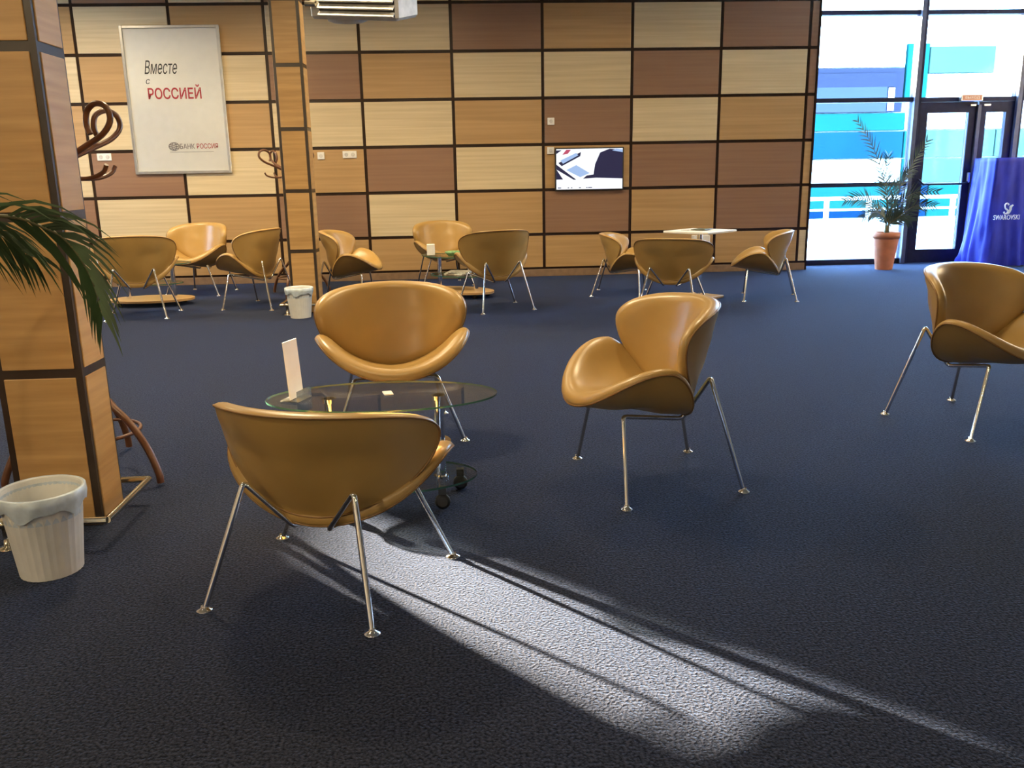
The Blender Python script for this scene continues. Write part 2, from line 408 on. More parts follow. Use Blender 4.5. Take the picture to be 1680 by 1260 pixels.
MB().box((6.895, YW-0.06, 1.055), (0.045, 0.035, 2.02)).build('astragal', 'frame_side', d1)
MB().box((6.80, YW-0.07, 2.06), (0.07, 0.03, 0.02)).build('door_closer', 'silver', d1)
MB().box((6.99, YW-0.07, 2.06), (0.09, 0.03, 0.02)).build('door_closer', 'silver', d2)
o = MB().box((0, 0, 0), (0.30, 0.06, 0.085), bev=0.006).box((0, -0.032, 0), (0.26, 0.004, 0.062), 1).build('exit_sign', ['silver', 'exit_red'], None, (6.75, YW-0.09, 2.15))
tag(o, 'small lit orange exit sign above the glass double door', 'sign')
tx = text_mesh('lettering', 'ВЫХОД', 0.05, 'exit_text', o, Matrix.Translation((0, 0, 0))@UPRIGHT)
fit_text(tx, 0.19, 0.036); tx.matrix_local = Matrix.Translation((-0.095, -0.0355, -0.018))@UPRIGHT

# ------------------------------------------------------------------ columns
def column(label, x0, x1, y0, y1):
    cx, cy = (x0+x1)/2, (y0+y1)/2; hw, hd = (x1-x0)/2, (y1-y0)/2
    c = thing('column', label, 'column', (cx, cy, 0))
    MB().box((0, 0, 1.947), (2*hw, 2*hd, 3.886)).build('core', 'column_strip', c)
    joints = [0.0, 0.60, 1.163, 1.725, 2.287, 2.85, 3.41, 3.88]
    for i in range(len(joints)-1):
        z0 = joints[i]+(0.017 if i else 0.01); z1 = joints[i+1]-0.017; h = z1-z0; zc = (z0+z1)/2
        for s_ in (-1, 1):
            link('panel', MB().box((0, 0, 0), (2*hw-0.05, 0.008, h), bev=0.002).mesh('panel', 'column_wood'), c, (0, s_*(hd+0.001), zc))
            link('panel', MB().box((0, 0, 0), (0.008, 2*hd-0.034, h), bev=0.002).mesh('panel', 'column_wood'), c, (s_*(hw+0.001), 0, zc))
    return c
column('near wood-panelled square column at the left with a palm frond in front', -1.705, -1.40, 3.15, 3.36)
column('far narrow wood-panelled column with a bin at its foot', -1.66, -1.395, 8.40, 8.62)
def bumper(label, cx, cy, x0, x1, y0, y1, px, py):
    b_ = thing('bumper_rail', label, 'rail', (cx, cy, 0))
    z = 0.095
    loop = [(x0-cx, y0-cy, z), (x1-cx, y0-cy, z), (x1-cx, y1-cy, z), (x0-cx, y1-cy, z)]
    for i in range(4):
        MB().tube([loop[i], loop[(i+1) % 4]], 0.013, 10).build('rail_bar', 'brass_chrome', b_)
    for (qx, qy) in ((px, py), (x0+0.05, y1)):
        MB().lathe([(0.032, 0.0), (0.032, 0.006), (0.012, 0.010), (0.012, 0.082), (0.030, 0.088), (0.032, 0.106), (0.02, 0.112)], (qx-cx, qy-cy, 0), 14).build('post', 'brass_chrome', b_)
bumper('chrome bumper rail around the foot of the near column', -1.55, 3.2, -1.79, -1.305, 2.97, 3.40, -1.665, 2.97)
bumper('chrome bumper rail around the foot of the far column', -1.53, 8.54, -1.76, -1.29, 8.32, 8.69, -1.695, 8.32)

# ------------------------------------------------------------------ lounge chairs
def shell(mb, org, u, n, T, tc, Sh, R, puff=1.0, NA=64):
    """curved lens-shaped upholstered shell; returns the seam ring"""
    org, u, n = Vector(org), Vector(u).normalized(), Vector(n).normalized()
    prof = [(0.0, .040), (.35, .040), (.58, .041), (.70, .043), (.79, .043), (.87, .040), (.93, .032), (.97, .021), (.993, .008), (1.0, -.005), (.992, -.016), (.974, -.0205), (.955, -.0185), (.85, -.022), (.5, -.025), (0.0, -.025)]
    tm = tc*0.92
    def P(rho, a, off):
        ca, sa = math.cos(a), math.sin(a)
        if sa >= 0: s_ = Sh*math.copysign(abs(ca)**1.04, ca); t_ = tc+(T-tc)*abs(sa)**1.02
        else: s_ = Sh*math.copysign(abs(ca)**1.16, ca); t_ = tc-tc*abs(sa)**1.20
        s_ *= rho; t_ = tm+(t_-tm)*rho
        th = s_/R
        x = (R-off)*math.sin(th); nn = R-(R-off)*math.cos(th)
        return org+Vector((x, 0, 0))+u*t_+n*nn
    vs = []; fs = []
    K = len(prof)
    vs.append(P(0, 0, prof[0][1]))
    for k in range(1, K-1):
        for i in range(NA): vs.append(P(prof[k][0], 2*PI*i/NA, prof[k][1]))
    vs.append(P(0, 0, prof[-1][1]))
    last = len(vs)-1
    for i in range(NA):
        j = (i+1) % NA
        fs.append((0, 1+i, 1+j))
        for k in range(1, K-2):
            a = 1+(k-1)*NA; b_ = 1+k*NA
            fs.append((a+i, b_+i, b_+j, a+j))
        a = 1+(K-3)*NA
        fs.append((a+i, last, a+j))
    mb.add(vs, fs, 0, True)
    return [P(.978, 2*PI*i/NA, -.0200) for i in range(NA)]
FF = (.322, .176, 0.0); RF = (.272, -.350, 0.0); KN = (.180, -.228, .472); BF = (.200, .150, .342); JN = (.053, -.168, .268)
def mir(p, s_): return Vector((p[0]*s_, p[1], p[2]))
def make_chair():
    r = thing('lounge_chair', '', 'chair')
    sb = MB(); ring = shell(sb, (0, -.178, .304), (0, .988, .155), (0, -.155, .988), .505, .235, .445, .405)
    st = sb.build('seat', 'leather', r)
    MB().tube(ring, .0045, 6, closed=True).build('piping', 'piping', st)
    bb = MB(); ring = shell(bb, (0, -.152, .322), (0, -.275, .96), (0, .96, .275), .475, .285, .445, .405)
    bk = bb.build('backrest', 'leather', r)
    MB().tube(ring, .0045, 6, closed=True).build('piping', 'piping', bk)
    for s_ in (1, -1):
        path = rounded([mir(RF, s_)+Vector((0, 0, .3)), mir(BF, s_), mir(JN, s_), mir(KN, s_)], .03)
        f0 = mir(FF, s_); b0 = mir(BF, s_); k0 = mir(KN, s_); r0 = mir(RF, s_); j0 = mir(JN, s_)
        lb = b0+(f0-b0).normalized()*.035; lk = k0+(r0-k0).normalized()*.04
        MB().tube(rounded([lb, b0, j0, k0, lk], .032), .0095, 8).build('side_rail', 'chrome', r)
        for foot, top, nm in ((f0, lb, 'leg'), (r0, lk, 'leg')):
            lg = MB().tube([top, foot+(top-foot)*0.02], .0095, 8).build(nm, 'chrome', r)
            MB().lathe([(.024, 0), (.024, .004), (.012, .010), (.010, .018)], foot, 12).build('foot_glide', 'chrome', lg)
    return r
CHAIRS = [  # x, y, heading, plan scale, height scale, label
 (-0.352, 4.212, 3.262, 1, 0.967, 'tan leather lounge chair facing the camera behind the near oval glass table'),
 (0.731, 3.451, 1.74, 1, 0.995, 'tan leather lounge chair standing alone right of the near glass table, turned left'),
 (2.619, 4.075, -2.714, 1, 1.02, 'tan leather lounge chair cut off by the right picture edge'),
 (-0.435, 2.685, -0.34, 1.03, 0.8, 'nearest tan leather lounge chair with its back to the camera'),
 (1.773, 9.2, -1.865, 0.985, 0.84, 'tan leather lounge chair left of the white square table, turned right'),
 (2.002, 8.066, -0.406, 1, 0.885, 'tan leather lounge chair with its back to the camera before the white square table'),
 (3.065, 8.64, 1.267, 0.97, 0.886, 'tan leather lounge chair right of the white square table, turned left'),
 (0.304, 8.46, 0.389, 1, 0.996, 'tan leather lounge chair seen from behind at the middle small glass table'),
 (-0.207, 10.4, 3.395, 0.97, 0.97, 'tan leather lounge chair against the wall facing the room at the middle glass table'),
 (-1.15, 9.001, -1.675, 1, 0.976, 'tan leather lounge chair half hidden behind the far column, turned right'),
 (-3.151, 8.602, 0.154, 1, 1.013, 'tan leather lounge chair with its back to the camera behind the palm frond'),
 (-3.042, 10.139, 2.908, 1, 1.03, 'tan leather lounge chair below the framed poster, facing the room'),
 (-2.157, 9.022, 1.238, 1, 1.025, 'tan leather lounge chair just left of the far column, turned left'),
]
proto = make_chair()
for i, (x, y, th, sc, sz, lab) in enumerate(CHAIRS):
    c = proto if i == 0 else copy_tree(proto)
    c.location = (x, y, 0); c.rotation_euler = (0, 0, th); c.scale = (sc, sc, sz)
    tag(c, lab, 'chair', 'tan leather lounge chairs around the low tables')

# ------------------------------------------------------------------ tables
def caster(mb, x, y, z, k_=1.0):
    mb.lathe([(r_*k_, z_*k_*1.3) for r_, z_ in ((0.016, -0.009), (0.024, -0.006), (0.024, 0.006), (0.016, 0.009))], (0, 0, 0), 12)
    n = 12*4+24
    R = Matrix.Rotation(PI/2, 3, 'X')
    for k in range(len(mb.v)-n, len(mb.v)):
        mb.v[k] = tuple(R@Vector(mb.v[k])+Vector((x, y, z)))
    return mb
def slab(name, a, b_, z0, z1, mat, edge, parent, rz=0.0, c=(0, 0)):
    p = MB().lathe([(1, z0), (1, z1)], (c[0], c[1], 0), 56, 0, True, True, a, b_, rz)
    for i in range(56): p.m[i] = 1
    o_ = p.build(name, [mat, edge], parent)
    return o_
def near_table():
    t_ = thing('glass_table', 'oval two-post glass table with lower glass shelf between the two nearest chairs', 'table', (-.325, 3.26, 0))
    slab('table_top', .447, .235, .445, .452, 'table_glass', 'glass_edge', t_)
    slab('lower_shelf', .36, .20, .092, .100, 'table_glass', 'glass_edge', t_, c=(.0, .06))
    slab('middle_shelf', .26, .16, .245, .253, 'table_glass', 'glass_edge', t_, c=(0, .02))
    for px in (-.21, .215):
        p = MB().lathe([(.021, .101), (.021, .244)], (px, .02, 0), 16).lathe([(.021, .254), (.021, .441)], (px, .02, 0), 16)
        p.lathe([(.030, .425), (.030, .441)], (px, .02, 0), 16).lathe([(.030, .101), (.030, .109)], (px, .02, 0), 16)
        p.build('post', 'chrome', t_)
    for (qx, qy) in ((-.24, -.05), (.22, -.07), (-.24, .17), (.29, .14)):
        cb = caster(MB(), qx, qy, .031, 1.25); cb.box((qx, qy, .0765), (.03, .03, .029)); cb.build('caster', 'black', t_)
near_table()
h = thing('leaflet_holder', 'clear acrylic stand with a tall white leaflet on the near glass table', 'leaflet stand', (-.652, 3.235, .4535), 1.22)
MB().box((0, 0, .003), (.105, .075, .004)).box((0, -.036, .022), (.105, .003, .042)).build('stand', 'acrylic', h)
MB().box((0, .004, .118), (.098, .003, .222), mat=Matrix.Rotation(-.06, 3, 'X')).build('leaflet', 'offwhite', h)
o = MB().box((0, 0, .0), (.035, .055, .004)).build('paper_card', 'offwhite', None, (-.305, 3.275, .456)); o.rotation_euler = (0, 0, .25)
tag(o, 'tiny white paper card lying on the near oval glass table', 'card')
for k, (dx, dy, rz, mt) in enumerate(((.04, .0, .3, 'magazine'), (.05, .01, -.15, 'magazine_dark'), (.05, .0, .45, 'green'))):
    o = MB().box((0, 0, 0), (.18, .13, .005), bev=.001).build('magazine', mt, None, (-.325+dx, 3.28+dy, .2568+.0056*k)); o.rotation_euler = (0, 0, rz)
    tag(o, ('pale magazine at the bottom of the pile under the near glass table', 'dark magazine in the middle of the pile under the near glass table', 'green brochure on top of the pile under the near glass table')[k], 'magazine', 'magazines on the middle shelf of the near table')

def wheel_table(label, loc, rz, glass_only):
    t_ = thing('side_table', label, 'table', loc, rz)
    MB().lathe([(1, .050), (1, .072)], (0, 0, 0), 44, 0, True, True, .44, .26).build('base_board', 'beech', t_)
    for (qx, qy) in ((-.30, -.12), (.30, -.12), (-.28, .14), (.30, .13)):
        cb = caster(MB(), qx, qy, .024); cb.box((qx, qy, .045), (.02, .02, .012)); cb.build('caster', 'black', t_)
    for px in (-.24, .24):
        MB().lathe([(.024, .072), (.024, .224)], (px, 0, 0), 14).lathe([(.024, .236), (.024, .432)], (px, 0, 0), 14).build('post', 'chrome', t_)
    slab('middle_shelf', .34, .20, .225, .235, 'table_glass', 'glass_edge', t_)
    slab('table_top', .44, .26, .433, .443, 'table_glass', 'glass_edge', t_)
    return t_
wheel_table('oval glass table on a wheeled wooden base among the left chairs', (-3.30, 9.30, 0), 0.0, False)
wheel_table('oval glass table on a wheeled wooden base among the middle chairs', (-.05, 9.36, 0), -0.62, True)
o = MB().box((0, 0, 0), (.085, .06, .12), bev=.004).build('napkin_box', 'white', None, (-.33, 9.40, .505)); tag(o, 'small white box standing on the middle glass table', 'box')
o = MB().lathe([(.05, 0), (.085, .03), (.09, .045), (.06, .052)], (0, 0, 0), 16).build('candy_bowl', 'green', None, (-.09, 9.30, .4435)); tag(o, 'small green dish on the middle glass table', 'dish')
for k in range(3):
    o = MB().box((0, 0, 0), (.24, .18, .012), bev=.002).build('newspaper', 'magazine', None, (-.05+.012*k, 9.36-.006*k, .2425+.0128*k)); o.rotation_euler = (0, 0, -.62+.2*k)
    tag(o, ('folded newspaper at the bottom of the pile under the middle table', 'folded newspaper in the middle of the pile under the middle table', 'folded newspaper on top of the pile under the middle table')[k], 'newspaper', 'newspapers under the middle table')
t_ = thing('white_table', 'white square pedestal table among the right-hand chairs', 'table', (2.43, 8.72, 0), .72)
MB().box((0, 0, .683), (.53, .53, .022), bev=.004).build('table_top', 'white', t_)
MB().lathe([(.028, .03), (.028, .672)], (0, 0, 0), 16).build('pedestal', 'chrome', t_)
MB().box((0, 0, .015), (.38, .38, .026), bev=.004).build('base_plate', 'beech', t_)
for k, (dx, dy, rz) in enumerate(((-.06, .02, .3), (.02, .0, .9))):
    o = MB().box((0, 0, 0), (.21, .15, .006), bev=.001).build('magazine', ('magazine', 'magazine_dark')[k], None, (2.43+dx, 8.72+dy, .6975+.0065*k)); o.rotation_euler = (0, 0, rz)
    tag(o, ('pale magazine lying under another on the white square table', 'dark magazine lying on top on the white square table')[k], 'magazine', 'magazines on the white table')

# ------------------------------------------------------------------ things on the wall
ps = thing('framed_poster', 'silver framed white bank poster with red and black lettering', 'poster', (-3.349, YB-0.006, 2.21))
PW_, PH_ = 1.152, 1.696
fr = MB()
for s_ in (-1, 1):
    fr.box((s_*(PW_/2-.017), -.016, 0), (.034, .032, PH_), bev=.004); fr.box((0, -.016, s_*(PH_/2-.017)), (PW_-.068, .032, .034), bev=.004)
fr.build('frame', 'silver', ps)
MB().box((0, -.012, 0), (PW_-.068, .012, PH_-.068)).build('sheet', 'poster', ps)
MB().box((0, -.0235, 0), (PW_-.068, .003, PH_-.068)).build('pane', 'pane', ps)
def ptext(body, x, z, wd, ht, mat, shear=0.0, nm='lettering', bold=0.0):
    q = text_mesh(nm, body, .1, mat, ps, UPRIGHT, shear=shear, bold=bold); fit_text(q, wd, ht)
    q.matrix_local = Matrix.Translation((x, -.0192, z))@UPRIGHT
ptext('Вместе', -.338, .305, .385, .155, 'black_text', .35)
ptext('с', -.335, .195, .05, .055, 'black_text', .25)
ptext('РОССИЕЙ', -.325, .02, .625, .165, 'red_text', bold=.0016)
ptext('БАНК', -.015, -.556, .175, .060, 'grey_text', bold=.0008)
ptext('РОССИЯ', .185, -.556, .25, .060, 'red_text', bold=.0006)
lg = MB()
lg.tube([(-.085+.062*math.cos(a), -.0195, -.527+.045*math.sin(a)) for a in [2*PI*i/28 for i in range(28)]], .004, 5, closed=True)
for dz in (-.022, 0, .022):
    k = math.sqrt(max(0, 1-(dz/.045)**2))*.058
    lg.tube([(-.085-k, -.0195, -.527+dz), (-.085, -.0195, -.527+dz-.006), (-.085+k, -.0195, -.527+dz+.006)], .0045, 5)
lg.tube([(-.085+.026*math.cos(a), -.0195, -.527+.043*math.sin(a)) for a in [2*PI*i/24 for i in range(24)]], .003, 5, closed=True)
lg.build('globe_emblem', 'grey_text', ps)
MB().box((.12, -.0192, -.592), (.52, .0008, .004)).build('underline', 'grey_text', ps)

tv = thing('television', 'small wall television showing a bright picture', 'television', (1.63, YB-.006, 1.33))
TW, TH = .862, .52
MB().box((0, -.025, 0), (TW, .05, TH), bev=.006).build('casing', 'black', tv)
sc = MB(); sw, sh = TW-.03, TH-.03; xs0, zs0 = -sw/2, -sh/2
def spoly(pts, mi, y): sc.prism([(xs0+px*sw, zs0+pz*sh) for px, pz in pts], y, y+.0008, mi)
spoly([(0, 0), (1, 0), (1, 1), (0, 1)], 0, -.0515)
spoly([(.60, .28), (1.0, .25), (1.0, .97), (.80, .99), (.66, .90), (.585, .62)], 1, -.0525)
spoly([(.585, .62), (.60, .28), (.40, .26), (.46, .34), (.56, .36)], 1, -.0523)
spoly([(.0, .62), (.30, .24), (.26, .24), (.0, .50)], 1, -.0521)
spoly([(.0, .50), (.10, .25), (.0, .25)], 1, -.0521)
spoly([(.08, .58), (.36, .82), (.37, .92), (.03, .66)], 1, -.0521)
spoly([(.10, .64), (.33, .84), (.30, .90), (.06, .72)], 2, -.0523)
spoly([(.15, .48), (.30, .60), (.50, .40), (.36, .30)], 2, -.0523)
spoly([(.0, .88), (.08, .97), (.0, .97)], 1, -.0523)
spoly([(.09, .86), (.15, .98), (.22, .98), (.17, .88)], 3, -.0523)
spoly([(.84, .95), (1, .90), (1, .97), (.9, .99)], 2, -.0527)
for px, wd in ((.02, .05), (.17, .02), (.22, .02), (.34, .03), (.45, .02), (.48, .06)):
    spoly([(px, .03), (px+wd, .03), (px+wd, .05), (px, .05)], 1, -.0523)
sc.build('screen', ['screen_white', 'screen_navy', 'screen_blue', 'screen_red'], tv)
def socket(label, x, z, gangs):
    s_ = thing('wall_socket', label, 'socket', (x, YB-.006, z))
    wd = .085*gangs
    MB().box((0, -.006, 0), (wd, .012, .085), bev=.003).build('plate', 'white', s_)
    for g in range(gangs):
        gx = (g-(gangs-1)/2)*.08
        p = MB().lathe([(.022, 0), (.022, .003), (.017, .0035)], (0, 0, 0), 16); R = Matrix.Rotation(PI/2, 3, 'X')
        p.v = [tuple(R@Vector(v)+Vector((gx, -.012, 0))) for v in p.v]; p.build('outlet', 'grey', s_)
socket('white double wall socket left of the poster near the coat rack', -4.28, 1.575, 2)
socket('white double wall socket right of the far column', -1.335, 1.555, 2)
socket('white wall switch just beside the far column', -1.685, 1.545, 1)
socket('white single wall socket high above the television', 1.155, 1.91, 1)
socket('white wall socket partly behind the top left corner of the television', 1.148, 1.56, 1)
wb = thing('wall_box', 'white wall box behind the white square table', 'box', (3.07, YB-.006, .35))
MB().box((0, -.05, 0), (.22, .10, .26), bev=.006).build('body', 'white', wb)
MB().box((0, -.103, -.03), (.03, .008, .03), bev=.003).build('lock', 'grey', wb)

# ------------------------------------------------------------------ fan heater hung from the ceiling
ac = thing('fan_heater', 'white louvred fan heater hanging at the top of the picture', 'heater', (-.62, 6.45, 2.455))
ac.rotation_euler = (math.radians(13), math.radians(5), math.radians(-20))
MB().box((0, 0, .10), (.66, .36, .40), bev=.02).build('housing', 'grey', ac)
lv = MB()
for k in range(8):
    MB().box((.03, -.20, -.060+.045*k), (.56, .042, .010), mat=Matrix.Rotation(.6, 3, 'X')).build('louvre', 'grey', ac)
MB().box((.03, -.183, .10), (.56, .006, .34)).build('grille_recess', 'dark', ac)
p = MB().lathe([(.10, -.035), (.14, -.02), (.15, .0)], (-.14, .02, -.101), 24); p.build('drip_bowl', 'grey', ac)
p = MB().lathe([(.022, -.04), (.022, .04)], (0, 0, 0), 14); R = Matrix.Rotation(PI/2, 3, 'Y'); p.v = [tuple(R@Vector(v)+Vector((-.30, -.20, .0))) for v in p.v]
p.build('pipe_fitting', 'brass_chrome', ac)
for sx in (-.28, .28): MB().box((sx, 0, .80), (.03, .03, 1.02)).build('hanger', 'grey', ac)

# ------------------------------------------------------------------ coat racks
def coat_rack(label, x, y, rz, ha=0.0):
    c = thing('coat_rack', label, 'coat rack', (x, y, 0), rz)
    MB().lathe([(.022, .28), (.024, .6), (.020, 1.68), (.012, 1.73)], (0, 0, 0), 12).build('pole', 'bentwood', c)
    for k in range(4):
        a = PI/2*k+ha; ca, sa = math.cos(a), math.sin(a)
        f = lambda q: (q[0]*ca, q[0]*sa, q[1])
        up = catmull([f(q) for q in ((.03, 1.36), (.09, 1.385), (.18, 1.42), (.28, 1.46), (.335, 1.51), (.325, 1.56), (.27, 1.58), (.215, 1.555), (.20, 1.505), (.215, 1.465))], 5)
        MB().tube(up, .012, 7).build('upper_hook', 'bentwood', c)
        lo = catmull([f(q) for q in ((.02, 1.36), (.04, 1.32), (.10, 1.295), (.19, 1.295), (.26, 1.315), (.285, 1.345))], 5)
        MB().tube(lo, .009, 7).build('lower_hook', 'bentwood', c)
    for k in range(3):
        a = 2*PI*k/3; ca, sa = math.cos(a), math.sin(a)
        f = lambda q: (q[0]*ca, q[0]*sa, q[1])
        leg = catmull([f(q) for q in ((.02, .62), (.04, .45), (.11, .35), (.22, .27), (.31, .17), (.365, .06), (.372, .012))], 5)
        MB().tube(leg, .016, 7).build('leg', 'bentwood', c)
    MB().tube([(.19*math.cos(2*PI*i/28), .19*math.sin(2*PI*i/28), .20) for i in range(28)], .008, 6, closed=True).build('leg_ring', 'bentwood', c)
    return c
coat_rack('brown bentwood coat rack standing behind the near column', -1.655, 3.765, -.50)
coat_rack('brown bentwood coat rack standing behind the far column', -1.865, 9.78, 2.5, -.18)

# ------------------------------------------------------------------ waste bins
def bin_(label, x, y, s_):
    b_ = thing('waste_bin', label, 'bin', (x, y, 0)); b_.scale = (s_, s_, s_)
    p = MB(); n = 60
    for r0, r1, z0, z1 in ((.098, .128, .0, .285),):
        vs = []; fs = []
        for k in range(n):
            a = 2*PI*k/n; q = 1.0 if k % 2 else .988
            vs += [(r0*q*math.cos(a), r0*q*math.sin(a), z0), (r1*q*math.cos(a), r1*q*math.sin(a), z1), (.124*math.cos(a), .124*math.sin(a), .285), (.094*math.cos(a), .094*math.sin(a), .006)]
        for k in range(n):
            j = (k+1) % n
            fs += [(4*k, 4*j, 4*j+1, 4*k+1), (4*k+1, 4*j+1, 4*j+2, 4*k+2), (4*k+2, 4*j+2, 4*j+3, 4*k+3)]
        fs += [tuple(4*k for k in range(n)), tuple(4*k+3 for k in range(n))]
        p.add(vs, fs)
    p.build('bucket', 'bin', b_)
    MB().tube([(.131*math.cos(2*PI*i/40), .131*math.sin(2*PI*i/40), .286) for i in range(40)], .006, 6, closed=True).build('rim', 'bin', b_)
    q = MB(); n = 48; vs = []
    lev = [(.119, .20), (.122, .27), (.130, .294), (.138, .290), (.137, .262), (.133, .232)]
    for i, (r, z) in enumerate(lev):
        for k in range(n):
            a = 2*PI*k/n; w_ = (.004*math.sin(7*a+i)+.003*math.sin(13*a)) if i > 3 else 0
            zz = z+(.012*math.sin(5*a)+.008*math.sin(9*a+1) if i == 5 else 0)
            vs.append(((r+w_*.6)*math.cos(a), (r+w_*.6)*math.sin(a), zz))
    fs = [(i*n+k, i*n+(k+1) % n, (i+1)*n+(k+1) % n, (i+1)*n+k) for i in range(len(lev)-1) for k in range(n)]
    q.add(vs, fs, 0, True); q.build('bin_liner', 'liner', b_)
bin_('white ribbed waste bin with a liner in front of the near column', -1.425, 2.78, 1.0)
bin_('white waste bin with a pale blue liner beside the far column', -1.54, 8.17, .97)

# ------------------------------------------------------------------ palms
def frond(mb_leaf, mb_stem, pts, n, ln, wid, droop, rnd, start=.12, spread=1.0, mixv=.5):
    c = catmull(pts, 8); N = len(c)
    mb_stem.tube(c, .006, 5, rfun=lambda u: .007*(1-u)+.0015)
    for i in range(n):
        u = start+(1-start)*i/(n-1); k = min(int(u*(N-1)), N-2); p = c[k]; d = (c[k+1]-c[k]).normalized()
        side = d.cross(Vector((0, 0, 1)));  side = side.normalized() if side.length > .05 else Vector((1, 0, 0))
        for s_ in (-1, 1):
            L = ln*(.55+.75*math.sin(PI*min(1, .18+u*.80)))*rnd.uniform(.85, 1.1)
            pv = side.cross(d).normalized()
            dirn = ((side*(1-mixv)+pv*mixv).normalized()*s_*.75*spread+d*(.55+.5*u)+Vector((0, 0, .15-droop*.3))+Vector((rnd.uniform(-.1, .1), rnd.uniform(-.1, .1), rnd.uniform(-.1, .1)))).normalized()
            q = p; w0 = wid; segs = 4; vs = []
            for m_ in range(segs+1):
                wv = wid*(1-(m_/segs)**1.6)*(.55+.45*min(1, m_*2))
                nrm = dirn.cross(side if mixv > .4 else Vector((0, 0, 1))); nrm = nrm.normalized() if nrm.length > .05 else Vector((1, 0, 0))
                vs += [q+nrm*wv/2+Vector((0, 0, .0)), q-nrm*wv/2]
                q = q+dirn*(L/segs); dirn = (dirn+Vector((0, 0, -droop*.42))).normalized()
            mb_leaf.add(vs, [(2*m_, 2*m_+1, 2*m_+3, 2*m_+2) for m_ in range(segs)], 0, True)
def palm(label, loc, fronds, n, ln, wid, droop, pot_args, leafmat, seed, trunk_h, mixv=.5):
    rnd = random.Random(seed)
    r = thing('potted_palm', label, 'palm', loc)
    rt, rb, h_ = pot_args
    MB().lathe([(rb, 0), (rt*.93, h_*.82), (rt*.93, h_*.84), (rt, h_*.84), (rt, h_), (rt*.90, h_), (rt*.88, h_*.93)], (0, 0, 0), 32, cap1=False).build('pot', 'terracotta', r)
    MB().lathe([(rt*.885, h_*.93), (rt*.5, h_*.95), (.01, h_*.955)], (0, 0, 0), 24, cap0=False).build('soil', 'soil', r)
    MB().lathe([(.035, h_*.93), (.028, h_*.93+trunk_h*.5), (.014, h_*.93+trunk_h)], (0, 0, 0), 10).build('trunk', 'stem', r)
    for pts in fronds:
        L = MB(); T = MB(); frond(L, T, pts, n, ln, wid, droop, rnd, mixv=mixv)
        st = T.build('frond', 'stem', r); lo = L.build('leaflets', leafmat, st); lo['kind'] = 'stuff'
    return r
FAR = [[(0, 0, .55), (-.06, 0, 1.0), (-.25, .0, 1.5), (-.52, -.02, 1.88)],
       [(0, 0, .55), (-.12, -.02, .72), (-.36, -.05, .90), (-.62, -.06, .88)],
       [(0, 0, .55), (.10, .02, .75), (.30, .0, .95), (.62, -.05, .97)],
       [(0, 0, .55), (.08, 0, .9), (.26, .02, 1.3), (.44, .0, 1.62)],
       [(0, 0, .55), (.10, -.06, .66), (.28, -.12, .80), (.55, -.12, .80)],
       [(0, 0, .55), (-.08, -.08, .66), (-.24, -.14, .74), (-.42, -.18, .66)],
       [(0, 0, .55), (.0, .05, .9), (-.03, .08, 1.2), (-.02, .08, 1.45)],
       [(0, 0, .55), (.09, .05, .62), (.2, .04, .66), (.33, .02, .60)],
       [(0, 0, .55), (.05, .03, .8), (.12, .05, 1.1), (.30, .05, 1.25)]]
palm('thin grey-green palm in a terracotta pot before the glazed wall', (5.46, 10.86, 0), FAR, 26, .17, .017, .3, (.165, .105, .475), 'leaf_far', 3, .22, .75)
NEAR = [[(0, 0, .5), (.28, .05, .95), (.66, .12, 1.19), (.91, .19, 1.195), (1.01, .2, 1.165), (1.075, .2, 1.12), (1.12, .2, 1.03), (1.14, .2, .92)],
        [(0, 0, .5), (.2, .25, 1.1), (.55, .30, 1.22), (.78, .34, 1.16), (.9, .36, 1.07)],
        [(0, 0, .5), (-.3, .1, 1.2), (-.7, .1, 1.3), (-1.0, .1, 1.0)],
        [(0, 0, .5), (-.05, .4, 1.2), (-.1, .8, 1.35), (-.15, 1.1, 1.1)],
        [(0, 0, .5), (-.2, -.3, 1.2), (-.4, -.7, 1.3), (-.5, -1.0, 1.0)]]
palm('large potted palm whose dark green frond hangs in at the left picture edge', (-2.13, 2.2, 0), NEAR, 36, .22, .0125, .7, (.19, .13, .40), 'leaf', 5, .25, .55)

# ------------------------------------------------------------------ draped pedestal
pd = thing('draped_pedestal', 'tall pedestal draped in shiny blue cloth printed with a swan', 'pedestal', (7.16, 11.17, 0))
NZ, NP = 26, 96
hx, hy = .315, .25; vs = []; fs = []
for i in range(NZ+1):
    u = i/NZ; z = 1.375*(1-u)
    fl_ = .0+.12*u**1.6
    for k in range(NP):
        a = 2*PI*k/NP; ca, sa = math.cos(a), math.sin(a)
        q = 1/max(abs(ca), abs(sa))**.82
        x = (hx+fl_)*ca*q; y = (hy+fl_*.55)*sa*q
        amp = .004+.022*u**1.2
        if sa < -.3 and .25 < u < .62: amp *= .55
        wv = amp*(math.sin(9*a+2.5*u)+.6*math.sin(16*a-3*u+1)+.5*math.sin(5*a+6*u))
        if u > .93: wv += .02*math.sin(13*a)
        r_ = math.hypot(x, y); x *= (1+wv/r_); y *= (1+wv/r_)
        y = min(y, .315)
        vs.append((x, y, max(z, .004)))
for i in range(NZ):
    for k in range(NP): fs.append((i*NP+k, i*NP+(k+1) % NP, (i+1)*NP+(k+1) % NP, (i+1)*NP+k))
fs.append(tuple(range(NP)))
MB().add(vs, fs, 0, True).build('cloth', 'blue_cloth', pd)
MB().box((0, 0, .68), (.54, .42, 1.36)).build('plinth_box', 'white', pd)
tx = text_mesh('lettering', 'SWAROVSKI', .1, 'logo_white', pd, UPRIGHT, extrude=.003); fit_text(tx, .345, .062)
tx.matrix_local = Matrix.Translation((-.335, -.366, .60))@UPRIGHT
sw = MB()
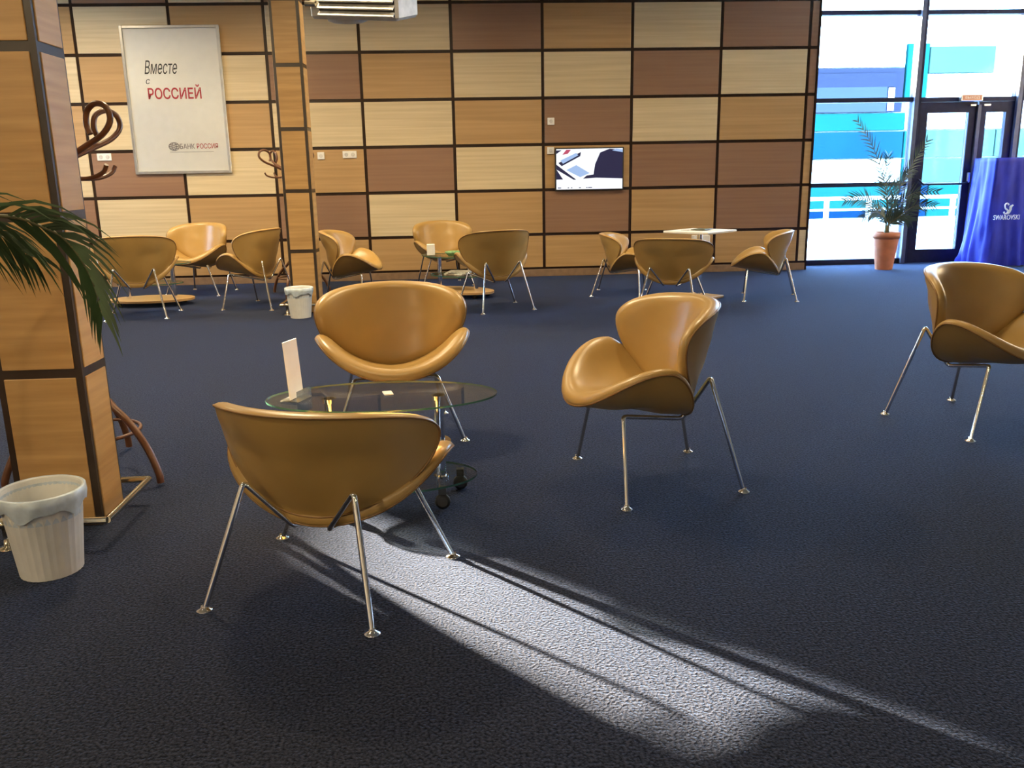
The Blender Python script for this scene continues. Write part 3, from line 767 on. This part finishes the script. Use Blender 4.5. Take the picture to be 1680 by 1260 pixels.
for pts, r_ in (([(-.17, .70), (-.155, .675), (-.12, .69), (-.125, .72), (-.155, .745), (-.165, .785), (-.145, .805), (-.12, .795), (-.125, .785)], .010),
                ([(-.155, .675), (-.11, .68), (-.085, .72), (-.08, .76), (-.06, .785)], .011), ([(-.12, .69), (-.095, .73), (-.095, .765), (-.075, .775)], .008)):
    sw.tube(catmull([(p[0]-.03, -.358, p[1]+.0) for p in pts], 5), r_, 6)
sw.build('swan_emblem', 'logo_white', pd)

# ------------------------------------------------------------------ outside
o = MB().box((10, 22.0, -.11), (30, 20.6, .1)).build('terrace', 'snow'); tag(o, kind='structure', label='bright pale terrace outside the glazing')
bd = thing('building', 'cyan and white panelled building across the terrace', 'building', (0, 0, 0))
YF = 20.0
MB().box((5, YF+1.3, 2.2), (34, 2, 4.5)).build('wall', 'f_white', bd)
def fpanel(x0, x1, z0, z1, mat, dy=0.0, nm='facade_panel'):
    MB().box(((x0+x1)/2, YF+.14-dy, (z0+z1)/2), (x1-x0, .12, z1-z0), bev=.01).build(nm, mat, bd)
for (x0, x1, z0, z1, mat) in (
    (6.6, 10.3, 2.12, 2.50, 'f_turq'), (6.6, 10.3, 1.50, 2.09, 'f_cyan'), (10.33, 10.62, 2.12, 2.80, 'f_white'), (10.33, 10.7, 1.5, 2.09, 'f_turq'),
    (6.6, 10.3, .93, 1.47, 'f_white'), (10.33, 10.75, .93, 1.47, 'f_turq'),
    (6.6, 10.3, .33, .90, 'f_turq'), (6.6, 10.3, .14, .32, 'f_blue'), (10.33, 11.0, .14, .90, 'f_blue'),
    (6.6, 10.2, 3.50, 4.4, 'f_white'), (10.25, 10.75, 2.83, 4.0, 'f_turq'),
    (10.78, 12.3, 3.36, 3.93, 'f_pale'), (12.34, 13.4, 3.36, 3.93, 'f_white'), (10.78, 13.4, 2.13, 3.33, 'f_white'),
    (10.78, 12.5, 1.5, 2.10, 'f_pale'), (12.53, 13.4, 1.5, 2.10, 'f_pale'), (10.78, 13.4, .93, 1.47, 'f_pale'), (11.03, 15.5, .14, .90, 'f_turq'), (13.44, 16, .93, 3.9, 'f_white')):
    fpanel(x0, x1, z0, z1, mat)
fw = MB().box((8.4, YF+.13, 3.0), (3.6, .10, .96)).build('window', 'f_slate_dark', bd)
MB().box((8.32, YF+.07, 3.22), (3.4, .03, .30)).build('blind', 'f_slate_dark', fw)
MB().box((8.22, YF+.07, 2.80), (3.2, .03, .54)).build('pane', 'f_slate', fw)
MB().box((9.93, YF+.07, 2.80), (.14, .03, .50)).build('curtain', 'f_white', fw)
rl = thing('terrace_railing', 'white railing along the terrace outside', 'railing', (0, 14.0, 0))
for z, r_ in ((.80, .03), (.62, .018)): MB().tube([(4.5, 0, z), (16, 0, z)], r_, 8).build('rail', 'f_white', rl)
for x in (4.9, 5.99, 6.70, 8.12, 9.5, 11.0): MB().box((x, .0, .37), (.07, .05, .86)).build('post', 'f_white', rl)
o = MB().box((10, 15.0, -.03), (20, .10, .05)).build('kerb', 'grey'); tag(o, 'low grey kerb across the terrace outside the glazing', 'kerb')
